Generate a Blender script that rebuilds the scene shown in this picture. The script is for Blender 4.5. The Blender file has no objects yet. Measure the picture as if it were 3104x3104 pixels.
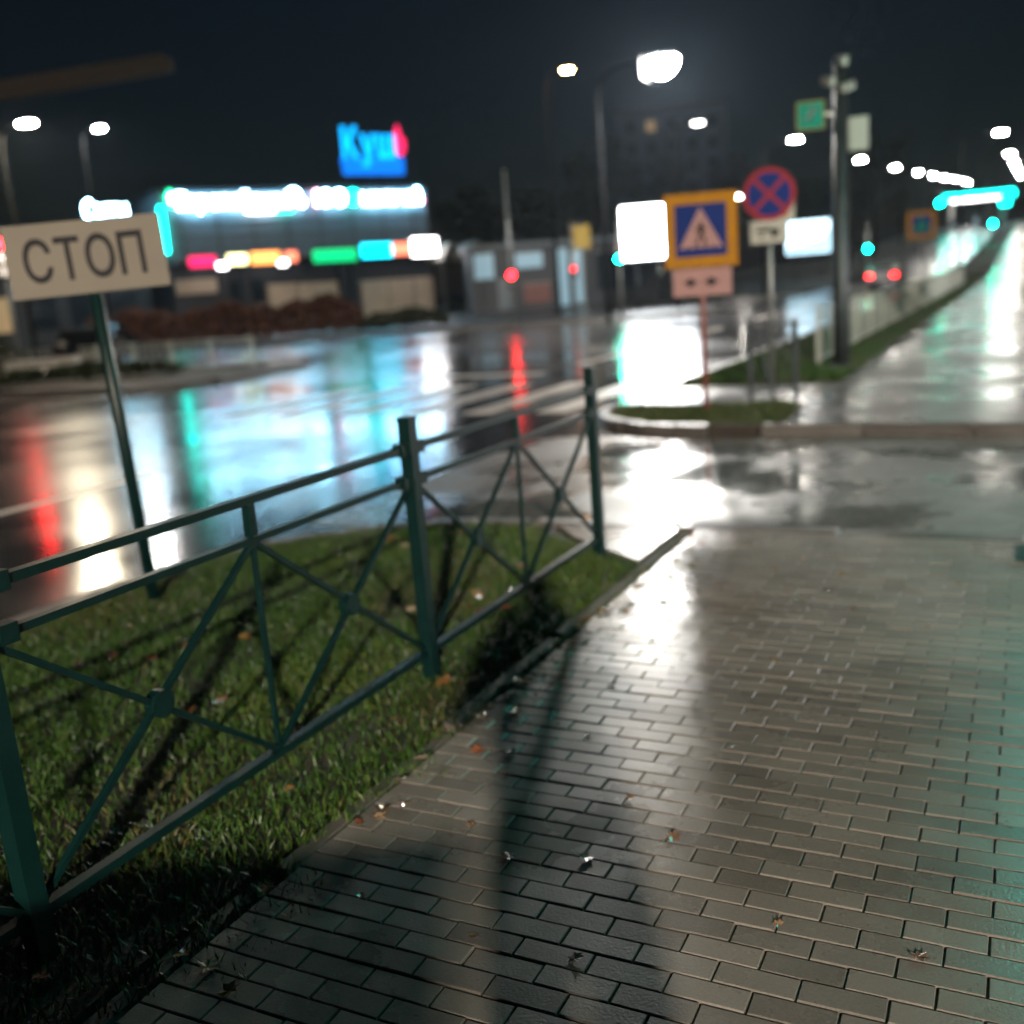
import bpy, bmesh, math, random
import numpy as np
from mathutils import Vector, Matrix
random.seed(7); np.random.seed(7)
SC = bpy.context.scene
COL = SC.collection
R = math.radians

# ------------------------------------------------------------------ camera
CAM_H, PITCH, ROLL = 1.55, R(12.3), R(4.3)
fwd = Vector((0, math.cos(PITCH), -math.sin(PITCH)))
right0 = Vector((1, 0, 0)); up0 = right0.cross(fwd)
cam_up = math.cos(ROLL) * up0 + math.sin(ROLL) * right0
cam_rt = math.cos(ROLL) * right0 - math.sin(ROLL) * up0
cd = bpy.data.cameras.new('camera'); cam = bpy.data.objects.new('camera', cd); COL.objects.link(cam)
m = Matrix((cam_rt, cam_up, -fwd)).transposed().to_4x4(); m.translation = (0, 0, CAM_H)
cam.matrix_world = m
cd.sensor_width = 36; cd.lens = 36.07; cd.clip_start = 0.02; cd.clip_end = 4000
cd.dof.use_dof = True; cd.dof.focus_distance = 2.3; cd.dof.aperture_fstop = 1.5
SC.camera = cam

# ------------------------------------------------------------------ world, moonless night
w = bpy.data.worlds.new('World'); SC.world = w; w.use_nodes = True
nt = w.node_tree; bg = nt.nodes['Background']
sky = nt.nodes.new('ShaderNodeTexSky'); sky.sky_type = 'NISHITA'; sky.sun_disc = False
sky.sun_elevation = R(2.0); sky.sun_rotation = R(200); sky.altitude = 0
sky.air_density = 1.0; sky.dust_density = 0.3; sky.ozone_density = 3.0
nt.links.new(sky.outputs[0], bg.inputs[0]); bg.inputs[1].default_value = 0.003
sd = bpy.data.lights.new('faint_sun', 'SUN'); sd.energy = 0.004; sd.angle = R(12); sd.color = (.8, .88, 1)  # added, very faint cool sun lamp; the night has no moon
so = bpy.data.objects.new('faint_sun', sd); COL.objects.link(so); so.rotation_euler = (R(50), 0, R(200))

SC.view_settings.view_transform = 'Standard'; SC.view_settings.look = 'None'
SC.view_settings.exposure = 1.0; SC.view_settings.gamma = 1.0
SC.view_settings.use_curve_mapping = False
SC.render.engine = 'CYCLES'
SC.cycles.use_denoising = True
SC.cycles.max_bounces = 4; SC.cycles.diffuse_bounces = 1; SC.cycles.glossy_bounces = 2
SC.cycles.use_adaptive_sampling = True; SC.cycles.adaptive_threshold = .022; SC.cycles.adaptive_min_samples = 20
SC.cycles.transmission_bounces = 2; SC.cycles.volume_bounces = 0
SC.cycles.caustics_reflective = False; SC.cycles.caustics_refractive = False
SC.cycles.sample_clamp_indirect = 4.0

# ------------------------------------------------------------------ street frame: s runs along the street, t to its right
HEAD = R(27.0)
SV = (math.sin(HEAD), math.cos(HEAD)); TV = (math.cos(HEAD), -math.sin(HEAD))
def W(s, t, z=0.0): return Vector((s * SV[0] + t * TV[0], s * SV[1] + t * TV[1], z))
def hill(s, t):
    a = min(max(s - 62.0, 0.0), 200.0)
    z = 0.045 * a * a / (a + 14.0)
    q = min(max((t + 46.0) / 26.0, 0.0), 1.0)
    return z * q * q * (3 - 2 * q)

# ------------------------------------------------------------------ materials
def new_mat(name):
    mt = bpy.data.materials.new(name); mt.use_nodes = True
    return mt, mt.node_tree, mt.node_tree.nodes['Principled BSDF']
def plain(name, col, rough=.5, metal=0.0, var=.12, scale=6.0, bump=0.0, spec=.5):
    mt, t, p = new_mat(name)
    p.inputs['Roughness'].default_value = rough; p.inputs['Metallic'].default_value = metal
    p.inputs['Specular IOR Level'].default_value = spec
    tc = t.nodes.new('ShaderNodeTexCoord'); nz = t.nodes.new('ShaderNodeTexNoise')
    nz.inputs['Scale'].default_value = scale; nz.inputs['Detail'].default_value = 6
    t.links.new(tc.outputs['Object'], nz.inputs['Vector'])
    mx = t.nodes.new('ShaderNodeMix'); mx.data_type = 'RGBA'
    mx.inputs['A'].default_value = (*[c * (1 - var * 2) for c in col], 1)
    mx.inputs['B'].default_value = (*[min(1, c * (1 + var * 2)) for c in col], 1)
    t.links.new(nz.outputs['Fac'], mx.inputs['Factor']); t.links.new(mx.outputs['Result'], p.inputs['Base Color'])
    mr = t.nodes.new('ShaderNodeMapRange'); mr.inputs['To Min'].default_value = max(.03, rough - .1); mr.inputs['To Max'].default_value = min(1, rough + .12)
    t.links.new(nz.outputs['Fac'], mr.inputs['Value']); t.links.new(mr.outputs['Result'], p.inputs['Roughness'])
    if bump:
        b = t.nodes.new('ShaderNodeBump'); b.inputs['Strength'].default_value = bump; b.inputs['Distance'].default_value = .01
        n2 = t.nodes.new('ShaderNodeTexNoise'); n2.inputs['Scale'].default_value = scale * 8; n2.inputs['Detail'].default_value = 8
        t.links.new(tc.outputs['Object'], n2.inputs['Vector'])
        t.links.new(n2.outputs['Fac'], b.inputs['Height']); t.links.new(b.outputs['Normal'], p.inputs['Normal'])
    return mt
def glow(name, col, strength):
    mt, t, p = new_mat(name)
    p.inputs['Base Color'].default_value = (*[min(.8, c * .8) for c in col], 1); p.inputs['Roughness'].default_value = .4
    p.inputs['Emission Color'].default_value = (*col, 1); p.inputs['Emission Strength'].default_value = strength
    return mt
def wet(name, c0, c1, r0, r1, big=.35, fine=60.0, bump=.25, dist=.004, stretch=None, pos=.5, wid=.2):
    """wet mineral surface: colour grain, water film patches (low roughness), fine relief"""
    mt, t, p = new_mat(name)
    g = t.nodes.new('ShaderNodeNewGeometry')
    vec = g.outputs['Position']
    n1 = t.nodes.new('ShaderNodeTexNoise'); n1.inputs['Scale'].default_value = big; n1.inputs['Detail'].default_value = 7; n1.inputs['Roughness'].default_value = .62
    n2 = t.nodes.new('ShaderNodeTexNoise'); n2.inputs['Scale'].default_value = fine; n2.inputs['Detail'].default_value = 5
    n3 = t.nodes.new('ShaderNodeTexNoise'); n3.inputs['Scale'].default_value = big * 6; n3.inputs['Detail'].default_value = 5
    for n in (n1, n2, n3): t.links.new(vec, n.inputs['Vector'])
    oi = t.nodes.new('ShaderNodeObjectInfo')
    at = t.nodes.new('ShaderNodeAttribute'); at.attribute_name = 'tint'
    mx = t.nodes.new('ShaderNodeMix'); mx.data_type = 'RGBA'
    mx.inputs['A'].default_value = (*c0, 1); mx.inputs['B'].default_value = (*c1, 1)
    ad = t.nodes.new('ShaderNodeMath'); ad.operation = 'MULTIPLY_ADD'
    ad.inputs[1].default_value = .55; t.links.new(n2.outputs['Fac'], ad.inputs[0])
    a2 = t.nodes.new('ShaderNodeMath'); a2.operation = 'MULTIPLY_ADD'; a2.inputs[1].default_value = .45
    t.links.new(n3.outputs['Fac'], a2.inputs[0]); t.links.new(at.outputs['Fac'], a2.inputs[2])
    a3 = t.nodes.new('ShaderNodeMath'); a3.operation = 'MULTIPLY_ADD'; a3.inputs[1].default_value = .42
    t.links.new(oi.outputs['Random'], a3.inputs[0]); t.links.new(a2.outputs[0], a3.inputs[2])
    t.links.new(a3.outputs[0], ad.inputs[2])
    sb = t.nodes.new('ShaderNodeMath'); sb.operation = 'SUBTRACT'; sb.inputs[1].default_value = .2; sb.use_clamp = True
    t.links.new(ad.outputs[0], sb.inputs[0])
    t.links.new(sb.outputs[0], mx.inputs['Factor']); t.links.new(mx.outputs['Result'], p.inputs['Base Color'])
    mr = t.nodes.new('ShaderNodeMapRange'); mr.interpolation_type = 'SMOOTHSTEP'
    mr.inputs['From Min'].default_value = pos - wid; mr.inputs['From Max'].default_value = pos + wid
    mr.inputs['To Min'].default_value = r0; mr.inputs['To Max'].default_value = r1
    t.links.new(n1.outputs['Fac'], mr.inputs['Value']); t.links.new(mr.outputs['Result'], p.inputs['Roughness'])
    b = t.nodes.new('ShaderNodeBump'); b.inputs['Strength'].default_value = bump; b.inputs['Distance'].default_value = dist
    bs = t.nodes.new('ShaderNodeMath'); bs.operation = 'MULTIPLY'
    t.links.new(n2.outputs['Fac'], bs.inputs[0]); t.links.new(n1.outputs['Fac'], bs.inputs[1])
    t.links.new(bs.outputs[0], b.inputs['Height']); t.links.new(b.outputs['Normal'], p.inputs['Normal'])
    p.inputs['Specular IOR Level'].default_value = .5
    return mt
M = {}
M['asphalt'] = wet('wet_asphalt', (.018, .017, .018), (.06, .056, .054), .09, .27, big=.22, fine=45, bump=.16, dist=.006)
M['driveway'] = wet('wet_driveway', (.05, .046, .043), (.18, .168, .155), .07, .48, big=.75, fine=55, bump=.2, dist=.005, pos=.5, wid=.13)
M['paver'] = wet('wet_paver', (.054, .050, .044), (.20, .186, .163), .19, .42, big=.8, fine=130, bump=.42, dist=.004)
M['farwalk'] = wet('wet_walkway', (.06, .056, .051), (.19, .178, .163), .14, .40, big=.5, fine=60, bump=.25, dist=.005)
M['bed'] = plain('joint_sand', (.03, .027, .022), .75, var=.25, scale=30)
M['kerb'] = wet('wet_kerb', (.035, .032, .03), (.11, .10, .092), .3, .55, big=1.5, fine=50, bump=.3)
M['soil'] = plain('soil', (.022, .016, .010), .75, var=.3, scale=9, bump=.5)
M['land'] = plain('dark_land', (.012, .014, .009), .9, var=.3, scale=.3)
M['lot'] = wet('wet_lot', (.02, .018, .016), (.07, .06, .052), .25, .5, big=.3, fine=30)
M['green'] = plain('teal_green_paint', (.0010, .0115, .0108), .40, spec=.3, var=.15, scale=14, bump=.08)
M['steel'] = plain('galvanised_steel', (.22, .23, .22), .4, metal=.6, var=.15, scale=5)
M['dark_steel'] = plain('dark_steel', (.035, .04, .042), .45, metal=.3, var=.2, scale=5)
M['fence_grey'] = plain('grey_green_rail_paint', (.36, .38, .33), .4, var=.15, scale=5)
M['edge'] = plain('weathered_edging', (.075, .068, .056), .8, var=.3, scale=7, bump=.4)
M['plate'] = plain('weathered_white_plate', (.15, .135, .112), .62, spec=.12, var=.1, scale=4)
M['olive'] = plain('dull_amber_sheet', (.22, .15, .03), .62, spec=.12, var=.1, scale=4)
M['mast'] = plain('black_mast_paint', (.006, .0065, .007), .8, var=.1, spec=.1)
M['white'] = plain('white_sheet', (.36, .34, .30), .62, spec=.12, var=.08, scale=4)
M['red_lit'] = plain('white_sheet_red_lit', (.34, .20, .19), .62, spec=.12, var=.08, scale=5)  # pink is red light painted into white sheeting
M['yellow'] = plain('amber_yellow_sheet', (.36, .16, .008), .62, spec=.12, var=.08, scale=5)
M['blue'] = plain('blue_sheet', (.004, .02, .13), .62, spec=.12, var=.1, scale=5)
M['red'] = plain('red_sheet', (.25, .022, .03), .62, spec=.12, var=.1, scale=5)
M['black'] = plain('black_print', (.012, .012, .014), .62, spec=.12, var=.1)
M['sgreen'] = plain('green_sign_sheet', (.01, .20, .14), .62, spec=.12, var=.12, scale=5)
M['rust'] = plain('rust_red_paint_and_light', (.20, .065, .05), .5, var=.2, scale=8)  # on the crossing sign post, red light painted into the colour
M['concrete'] = plain('concrete', (.17, .16, .145), .7, var=.18, scale=3, bump=.2)
M['mallwall'] = plain('grey_blue_cladding', (.15, .19, .215), .45, var=.1, scale=.6)
M['cream'] = plain('cream_render', (.58, .48, .36), .7, var=.15, scale=.8)
M['darkwall'] = plain('dark_wall', (.03, .035, .045), .5, var=.2, scale=.5)
M['glass'] = plain('dark_glass', (.02, .03, .04), .08, var=.1, scale=1)
M['farwall'] = plain('blue_grey_panel_wall', (.10, .13, .17), .7, var=.12, scale=.3)
M['bark'] = plain('bark', (.05, .038, .026), .85, var=.3, scale=7, bump=.6)
M['rubber'] = plain('rubber', (.012, .012, .012), .7, var=.1)
M['carglass'] = plain('car_glass', (.008, .01, .012), .05, var=.05)
M['chrome'] = plain('chrome', (.5, .5, .5), .15, metal=1, var=.05)
M['paint_marking'] = wet('road_marking_paint', (.42, .38, .34), (.74, .69, .62), .25, .45, big=1.1, fine=40)
M['carblack'] = plain('black_car_paint', (.008, .008, .010), .12, var=.1)
M['carsilver'] = plain('silver_car_paint', (.28, .28, .29), .22, metal=.5, var=.05)
M['jacket'] = plain('dark_jacket', (.02, .022, .03), .7, var=.2, scale=12)
M['L_white'] = glow('lamp_white', (1, .96, .90), 900)
M['L_far'] = glow('lamp_far_white', (1, .93, .84), 420)
M['L_warm'] = glow('lamp_warm', (1, .86, .62), 900)
M['L_orange'] = glow('lamp_orange', (1, .50, .18), 130)
M['L_dim'] = glow('lamp_dim', (1, .95, .9), 12)
M['L_back2'] = glow('lamp_street_warm', (1, .86, .70), 26000)
M['sig_white'] = glow('sign_letter_white', (.36, .76, 1.0), 24)
M['sig_pink'] = glow('sign_letter_pink', (1, .45, .68), 11)
M['sig_teal'] = glow('sign_teal', (.0, .95, .78), 8)
M['sig_added'] = glow('added_sign_teal', (.0, .95, .76), 6.5)  # glow of the unseen sign added for teal light on the pavers
M['sig_green'] = glow('sign_green', (.0, .75, .28), 4.5)
M['sig_blue'] = glow('sign_blue', (.0, .40, 1.0), 1.2)
M['sig_blue2'] = glow('sign_blue_panel', (.0, .20, .95), .6)
M['sig_red'] = glow('sign_red', (1.0, .02, .12), 1.0)
M['box_crimson'] = glow('box_crimson', (.75, .01, .09), 1.80)
M['box_yellow'] = glow('box_yellow', (1, .92, .42), 2.72)
M['box_orange'] = glow('box_orange', (1, .33, .08), 1.95)
M['box_coral'] = glow('box_coral', (1, .22, .12), 1.53)
M['box_green'] = glow('box_green', (.0, .42, .13), 1.44)
M['box_cyan'] = glow('box_cyan', (.0, .60, .85), 3.23)
M['box_white'] = glow('box_white', (1, .96, .98), 6.50)
M['box_teal_dim'] = glow('box_teal_dim', (.06, .32, .36), .5)
M['billboard'] = glow('billboard_white', (.90, .96, 1.0), 10)
M['billboard2'] = glow('billboard_ice', (.55, .85, 1.0), 2.4)
M['bb2pic'] = glow('billboard_picture', (.30, .52, .72), 1.2)
M['tl_red'] = glow('signal_red', (1, .003, .006), 50)
M['tl_red_dim'] = glow('signal_red_dim', (1, .004, .01), 4)
M['tl_green'] = glow('signal_green', (.0, 1.0, .62), 110)
M['tail'] = glow('tail_light', (1, .005, .008), 9)
M['head'] = glow('head_light', (1, .96, .9), 160)
M['win_ice'] = glow('window_ice', (.35, .6, .75), .16)
M['win_warm'] = glow('window_warm', (.9, .6, .3), .12)
M['lens_off'] = plain('unlit_lens', (.03, .02, .02), .15, var=.1)

def leafmat(name, cols):
    mt, t, p = new_mat(name)
    a = t.nodes.new('ShaderNodeAttribute'); a.attribute_name = 'tint'
    oi = t.nodes.new('ShaderNodeObjectInfo')
    s = t.nodes.new('ShaderNodeMath'); s.operation = 'ADD'
    t.links.new(a.outputs['Fac'], s.inputs[0]); t.links.new(oi.outputs['Random'], s.inputs[1])
    fr = t.nodes.new('ShaderNodeMath'); fr.operation = 'FRACT'; t.links.new(s.outputs[0], fr.inputs[0])
    cr = t.nodes.new('ShaderNodeValToRGB'); t.links.new(fr.outputs[0], cr.inputs[0])
    e = cr.color_ramp.elements
    while len(e) < len(cols): e.new(.5)
    for i, c in enumerate(cols): e[i].position = i / (len(cols) - 1); e[i].color = (*c, 1)
    t.links.new(cr.outputs[0], p.inputs['Base Color']); p.inputs['Roughness'].default_value = .45; p.inputs['Specular IOR Level'].default_value = .3
    return mt
M['grass'] = leafmat('wet_grass', [(.014, .04, .006), (.022, .06, .008), (.035, .078, .011), (.07, .085, .016), (.03, .07, .01), (.075, .062, .02), (.02, .055, .008)])
M['leaf'] = leafmat('fallen_leaf', [(.12, .055, .018), (.20, .12, .04), (.10, .035, .016), (.26, .21, .14), (.15, .05, .022)])
_lp = M['leaf'].node_tree.nodes['Principled BSDF']; _lp.inputs['Roughness'].default_value = .2; _lp.inputs['Specular IOR Level'].default_value = .7
M['hedge'] = leafmat('rust_brown_hedge', [(.05, .016, .008), (.085, .026, .012), (.06, .03, .012), (.035, .014, .007)])
M['crown'] = leafmat('dark_foliage', [(.012, .02, .007), (.025, .032, .01), (.04, .035, .012), (.02, .026, .008)])
M['shrub'] = leafmat('shrub_foliage', [(.012, .022, .006), (.02, .03, .008), (.03, .03, .01), (.015, .02, .006)])

# ------------------------------------------------------------------ mesh helpers
class MB:
    def __init__(s): s.v = []; s.f = []
    def quad(s, pts):
        n = len(s.v); s.v += [tuple(p) for p in pts]; s.f.append(tuple(range(n, n + len(pts)))); return s
    def box(s, c, d, rz=0.0, ch=0.0):
        x, y, z = d[0] / 2, d[1] / 2, d[2] / 2; n = len(s.v); ca, sa = math.cos(rz), math.sin(rz)
        P = []
        if ch <= 0:
            L = [(-x, -y, -z), (x, -y, -z), (x, y, -z), (-x, y, -z), (-x, -y, z), (x, -y, z), (x, y, z), (-x, y, z)]
            F = [(3, 2, 1, 0), (4, 5, 6, 7), (0, 1, 5, 4), (1, 2, 6, 5), (2, 3, 7, 6), (3, 0, 4, 7)]
        else:
            L = [(-x, -y, -z), (x, -y, -z), (x, y, -z), (-x, y, -z), (-x, -y, z - ch), (x, -y, z - ch), (x, y, z - ch), (-x, y, z - ch),
                 (-x + ch, -y + ch, z), (x - ch, -y + ch, z), (x - ch, y - ch, z), (-x + ch, y - ch, z)]
            F = [(3, 2, 1, 0), (8, 9, 10, 11), (0, 1, 5, 4), (1, 2, 6, 5), (2, 3, 7, 6), (3, 0, 4, 7), (4, 5, 9, 8), (5, 6, 10, 9), (6, 7, 11, 10), (7, 4, 8, 11)]
        for a, b, e in L: s.v.append((c[0] + a * ca - b * sa, c[1] + a * sa + b * ca, c[2] + e))
        s.f += [tuple(i + n for i in q) for q in F]; return s
    def tube(s, pts, r, k=8, cap=True):
        pts = [Vector(p) for p in pts]; rs = r if isinstance(r, (list, tuple)) else [r] * len(pts); n = len(s.v)
        for i, p in enumerate(pts):
            d = (pts[min(i + 1, len(pts) - 1)] - pts[max(i - 1, 0)]).normalized()
            a = d.cross(Vector((0, 0, 1)))
            if a.length < 1e-4: a = Vector((1, 0, 0))
            a.normalize(); b = d.cross(a)
            for j in range(k):
                q = 2 * math.pi * j / k; s.v.append(tuple(p + rs[i] * (math.cos(q) * a + math.sin(q) * b)))
        for i in range(len(pts) - 1):
            for j in range(k):
                s.f.append((n + i * k + j, n + i * k + (j + 1) % k, n + (i + 1) * k + (j + 1) % k, n + (i + 1) * k + j))
        if cap:
            s.f.append(tuple(n + j for j in range(k))[::-1]); s.f.append(tuple(n + (len(pts) - 1) * k + j for j in range(k)))
        return s
    def bar(s, a, b, w, d):                        # rectangular bar from a to b
        a, b = Vector(a), Vector(b); u = (b - a).normalized(); x = u.cross(Vector((0, 0, 1)))
        if x.length < 1e-4: x = Vector((1, 0, 0))
        x.normalize(); y = u.cross(x); n = len(s.v)
        for p in (a, b):
            for i, j in ((-1, -1), (1, -1), (1, 1), (-1, 1)): s.v.append(tuple(p + x * i * w / 2 + y * j * d / 2))
        s.f += [tuple(n + q for q in f) for f in ((3, 2, 1, 0), (4, 5, 6, 7), (0, 1, 5, 4), (1, 2, 6, 5), (2, 3, 7, 6), (3, 0, 4, 7))]
        return s
    def prism(s, poly, z0, z1, axis='z'):          # polygon extruded; axis 'y': poly is (x,z) extruded along y
        n = len(s.v); k = len(poly)
        for h in (z0, z1):
            for p in poly: s.v.append((p[0], p[1], h) if axis == 'z' else (p[0], h, p[1]) if axis == 'y' else (h, p[0], p[1]))
        s.f.append(tuple(n + i for i in range(k))[::-1]); s.f.append(tuple(n + k + i for i in range(k)))
        for i in range(k): s.f.append((n + i, n + (i + 1) % k, n + k + (i + 1) % k, n + k + i))
        return s
    def disc(s, c, r, y0, y1, k=28):               # disc with axis along y
        return s.prism([(c[0] + r * math.cos(2 * math.pi * i / k), c[1] + r * math.sin(2 * math.pi * i / k)) for i in range(k)], y0, y1, 'y')
    def mesh(s, name):
        me = bpy.data.meshes.new(name); me.from_pydata(s.v, [], s.f); me.update()
        bm = bmesh.new(); bm.from_mesh(me); bmesh.ops.recalc_face_normals(bm, faces=bm.faces); bm.to_mesh(me); bm.free()
        return me
    def build(s, name, mat, parent=None, smooth=False, bevel=0.0):
        me = s.mesh(name); return link(name, me, mat, parent, smooth, bevel)
def link(name, me, mat, parent=None, smooth=False, bevel=0.0):
    if mat is not None and not me.materials: me.materials.append(M[mat] if isinstance(mat, str) else mat)
    o = bpy.data.objects.new(name, me); COL.objects.link(o)
    if parent is not None: o.parent = parent
    if smooth:
        for p in me.polygons: p.use_smooth = True
    if bevel:
        b = o.modifiers.new('bevel', 'BEVEL'); b.width = bevel; b.segments = 2; b.limit_method = 'ANGLE'
    return o
def tag(o, label=None, cat=None, group=None, kind=None):
    for k, v in (('label', label), ('category', cat), ('group', group), ('kind', kind)):
        if v: o[k] = v
    return o
def empty(name, loc, rz=0.0, label=None, cat=None, group=None):
    o = bpy.data.objects.new(name, None); COL.objects.link(o); o.location = loc; o.rotation_euler = (0, 0, rz)
    o.empty_display_size = .2
    return tag(o, label, cat, group)
def struct(o): o['kind'] = 'structure'; return o
def clone(o, parent=None):
    c = o.copy(); COL.objects.link(c)
    if parent is not None: c.parent = parent
    for ch in list(o.children): clone(ch, c)
    return c
STREET = -HEAD                                     # object rotation whose local +y runs along the street, +x to its right
_font_cache = {}
def glyph(ch, size, ext, bold=0.0):
    key = (ch, size, ext, bold)
    if key in _font_cache: return _font_cache[key]
    cu = bpy.data.curves.new('glyph', 'FONT'); cu.body = ch; cu.size = size; cu.extrude = ext; cu.offset = bold; cu.resolution_u = 3
    ob = bpy.data.objects.new('glyph', cu); COL.objects.link(ob)
    dg = bpy.context.evaluated_depsgraph_get(); dg.update()
    me = bpy.data.meshes.new_from_object(ob.evaluated_get(dg)); bpy.data.objects.remove(ob)
    xs = [v.co.x for v in me.vertices]; wd = (max(xs) - min(xs)) if xs else size * .3; x0 = min(xs) if xs else 0
    me.transform(Matrix.Translation((-x0, 0, 0))); me.transform(Matrix.Rotation(R(90), 4, 'X'))   # upright, front faces -y
    _font_cache[key] = (me, wd); return me, wd
def write(parent, text, x, y, z, size, width, mat, ext=.06, bold=0.0, name='letter'):
    """upright letters as separate parts, scaled so the line has the given width"""
    gl = [(c, *glyph(c, size, ext, bold)) if c != ' ' else (' ', None, size * .3) for c in text]
    gap = size * .10; tot = sum(g[2] for g in gl) + gap * (len(gl) - 1); k = width / tot; cx = x
    for i, (c, me, wd) in enumerate(gl):
        if me is not None:
            mt = mat[i] if isinstance(mat, (list, tuple)) else mat
            m2 = me.copy(); m2.transform(Matrix.Diagonal((k, 1, 1, 1))); m2.materials.clear(); m2.materials.append(M[mt])
            o = bpy.data.objects.new(name, m2); COL.objects.link(o); o.parent = parent; o.location = (cx, y, z)
        cx += (wd + gap) * k

# ------------------------------------------------------------------ the setting
def grid(name, ss, ts, z, mat, wall=0.0):
    b = MB(); n = len(ts)
    for s in ss:
        for t in ts: p = W(s, t); b.v.append((p.x, p.y, z + hill(s, t)))
    for i in range(len(ss) - 1):
        for j in range(n - 1): b.f.append((i * n + j, i * n + j + 1, (i + 1) * n + j + 1, (i + 1) * n + j))
    if wall:
        rim = [i * n for i in range(len(ss))] + [(len(ss) - 1) * n + j for j in range(1, n)] + [i * n + n - 1 for i in range(len(ss) - 2, -1, -1)] + [j for j in range(n - 2, 0, -1)]
        base = len(b.v)
        for i in rim: x, y, q = b.v[i]; b.v.append((x, y, q - wall))
        for i in range(len(rim)):
            k = (i + 1) % len(rim); b.f.append((rim[i], rim[k], base + k, base + i))
    return struct(b.build(name, mat))
def lin(a, b, step): n = max(1, int(round((b - a) / step))); return [a + (b - a) * i / n for i in range(n + 1)]
def slab(name, poly, z0, z1, mat): return struct(MB().prism([W(s, t)[:2] for s, t in poly], z0, z1).build(name, mat))
sfar = [-300, -100] + lin(-60, 60, 30) + lin(70, 270, 10) + [320, 500, 900]
tfar = [-700, -400, -250, -120] + lin(-90, 10, 10) + [40, 120, 500]
grid('ground', sfar, tfar, -.42, 'land')
grid('road', lin(-50, 60, 10) + lin(65, 262, 6), [-96, -70] + lin(-50, -10, 4) + [-8, -4.7, 0, 8, 30], -.12, 'asphalt')

ARC_N = [(6.05 - 1.75 + 1.75 * math.sin(a), -3.0 - 1.75 * math.cos(a)) for a in [R(x) for x in range(0, 91, 10)]]   # kerb corner at the near verge
near_verge = [(-7.0, -4.75)] + ARC_N + [(6.05, -1.93), (-7.0, -1.93)]
slab('verge', near_verge, -.14, -.025, 'soil')
slab('sidewalk', [(-7, -1.80), (6.05, -1.80), (6.05, 5.6), (-7, 5.6)], -.14, -.0085, 'bed')
slab('path', [(5.30, -1.925), (6.05, -1.925), (6.05, -2.75), (5.75, -2.5)], -.13, -.004, 'farwalk')
slab('driveway', [(6.2, -4.9), (10.4, -4.9), (10.4, 14), (6.2, 14)], -.20, -.114, 'driveway')
ARC_F = [(12.2 - 1.65 * math.cos(a), -2.95 - 1.65 * math.sin(a)) for a in [R(x) for x in range(0, 91, 10)]]
slab('verge', ARC_F + [(12.35, -4.6), (12.35, -2.35), (10.9, -2.15), (10.55, -2.3)], -.14, -.02, 'soil')
slab('path', [(12.36, -4.6), (14.55, -4.6), (14.55, -2.22), (12.36, -2.22)], -.14, -.03, 'farwalk')
grid('sidewalk', [10.56] + lin(12, 60, 8) + lin(66, 240, 6), [-2.2, 0, 2.4, 5.6], 0.0, 'farwalk', wall=.25)
grid('verge', [14.56] + lin(16, 60, 8) + lin(66, 240, 6), [-4.55, -3.4, -2.21], -.012, 'soil', wall=.25)
grid('yard', lin(10.6, 60, 12) + lin(66, 240, 12), [5.61, 20, 60], -.02, 'land', wall=.3)
slab('yard', [(-30, 5.61), (6.05, 5.61), (6.05, 40), (-30, 40)], -.14, -.03, 'land')
# block with the shopping centre: its kerb follows the crossing and then the main street
mall_edge = [(44.0, -110), (42.0, -60), (41.0, -36), (40.6, -24)] + [(46.5 - 5.9 * math.cos(a), -17.6 + 5.6 * math.sin(a)) for a in [R(x) for x in range(0, 91, 15)]]
slab('forecourt', mall_edge + [(62, -11.9), (62, -110)], -.14, 0.0, 'lot')
grid('verge', lin(62.02, 250, 6), [-46, -30, -20, -11.9], -.01, 'land', wall=.3)
slab('traffic_island', [(17.2, -17.6), (18.6, -16.9), (22.5, -17.5), (23.2, -19), (24.5, -70), (17.4, -70)], -.14, 0.0, 'soil')

# kerbs: a bedding strip with its stones as parts
stone_mesh = MB().box((0, 0, 0), (.985, .15, .2), ch=.018).mesh('kerb_stone'); stone_mesh.materials.append(M['kerb'])
half_mesh = MB().box((0, 0, 0), (.36, .15, .2), ch=.018).mesh('kerb_stone'); half_mesh.materials.append(M['kerb'])
def kerb(line, top, step=1.0, me=stone_mesh, flat=False):
    pts = [W(*p) for p in line]
    b = MB()
    for a, c in zip(pts[:-1], pts[1:]): b.bar((a.x, a.y, top - .19), (c.x, c.y, top - .19), .22, .12)
    root = struct(b.build('kerb', 'concrete'))
    acc = 0.0; tot = sum((c - a).length for a, c in zip(pts[:-1], pts[1:])); d = step / 2
    while d < tot - step * .3:
        acc = 0.0
        for a, c in zip(pts[:-1], pts[1:]):
            L = (c - a).length
            if acc + L >= d:
                p = a.lerp(c, (d - acc) / L); u = (c - a).normalized(); break
            acc += L
        o = bpy.data.objects.new('kerb_stone', me); COL.objects.link(o); o.parent = root
        o.location = (p.x, p.y, top - .1 + random.uniform(-.006, .006)); o.rotation_euler = (random.uniform(-.01, .01), random.uniform(-.008, .008), math.atan2(u.y, u.x) + random.uniform(-.008, .008))
        d += step
    return root
kerb([(6.13, -2.95), (6.13, 5.6)], .005)
kerb([(6.13, -3.0)] + [(s + .07 * math.sin(i * R(10)), t - .07 * math.cos(i * R(10))) for i, (s, t) in list(enumerate(ARC_N))[::-1]], .0, .375, half_mesh)
kerb([(4.3, -4.82), (-7, -4.82)], 0.0)
kerb([(10.48, 5.6), (10.48, -2.9)], .005)
kerb([(10.48, -2.95)] + [(s - .07 * math.cos(i * R(10)), t - .07 * math.sin(i * R(10))) for i, (s, t) in enumerate(ARC_F)], .0, .375, half_mesh)
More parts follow.
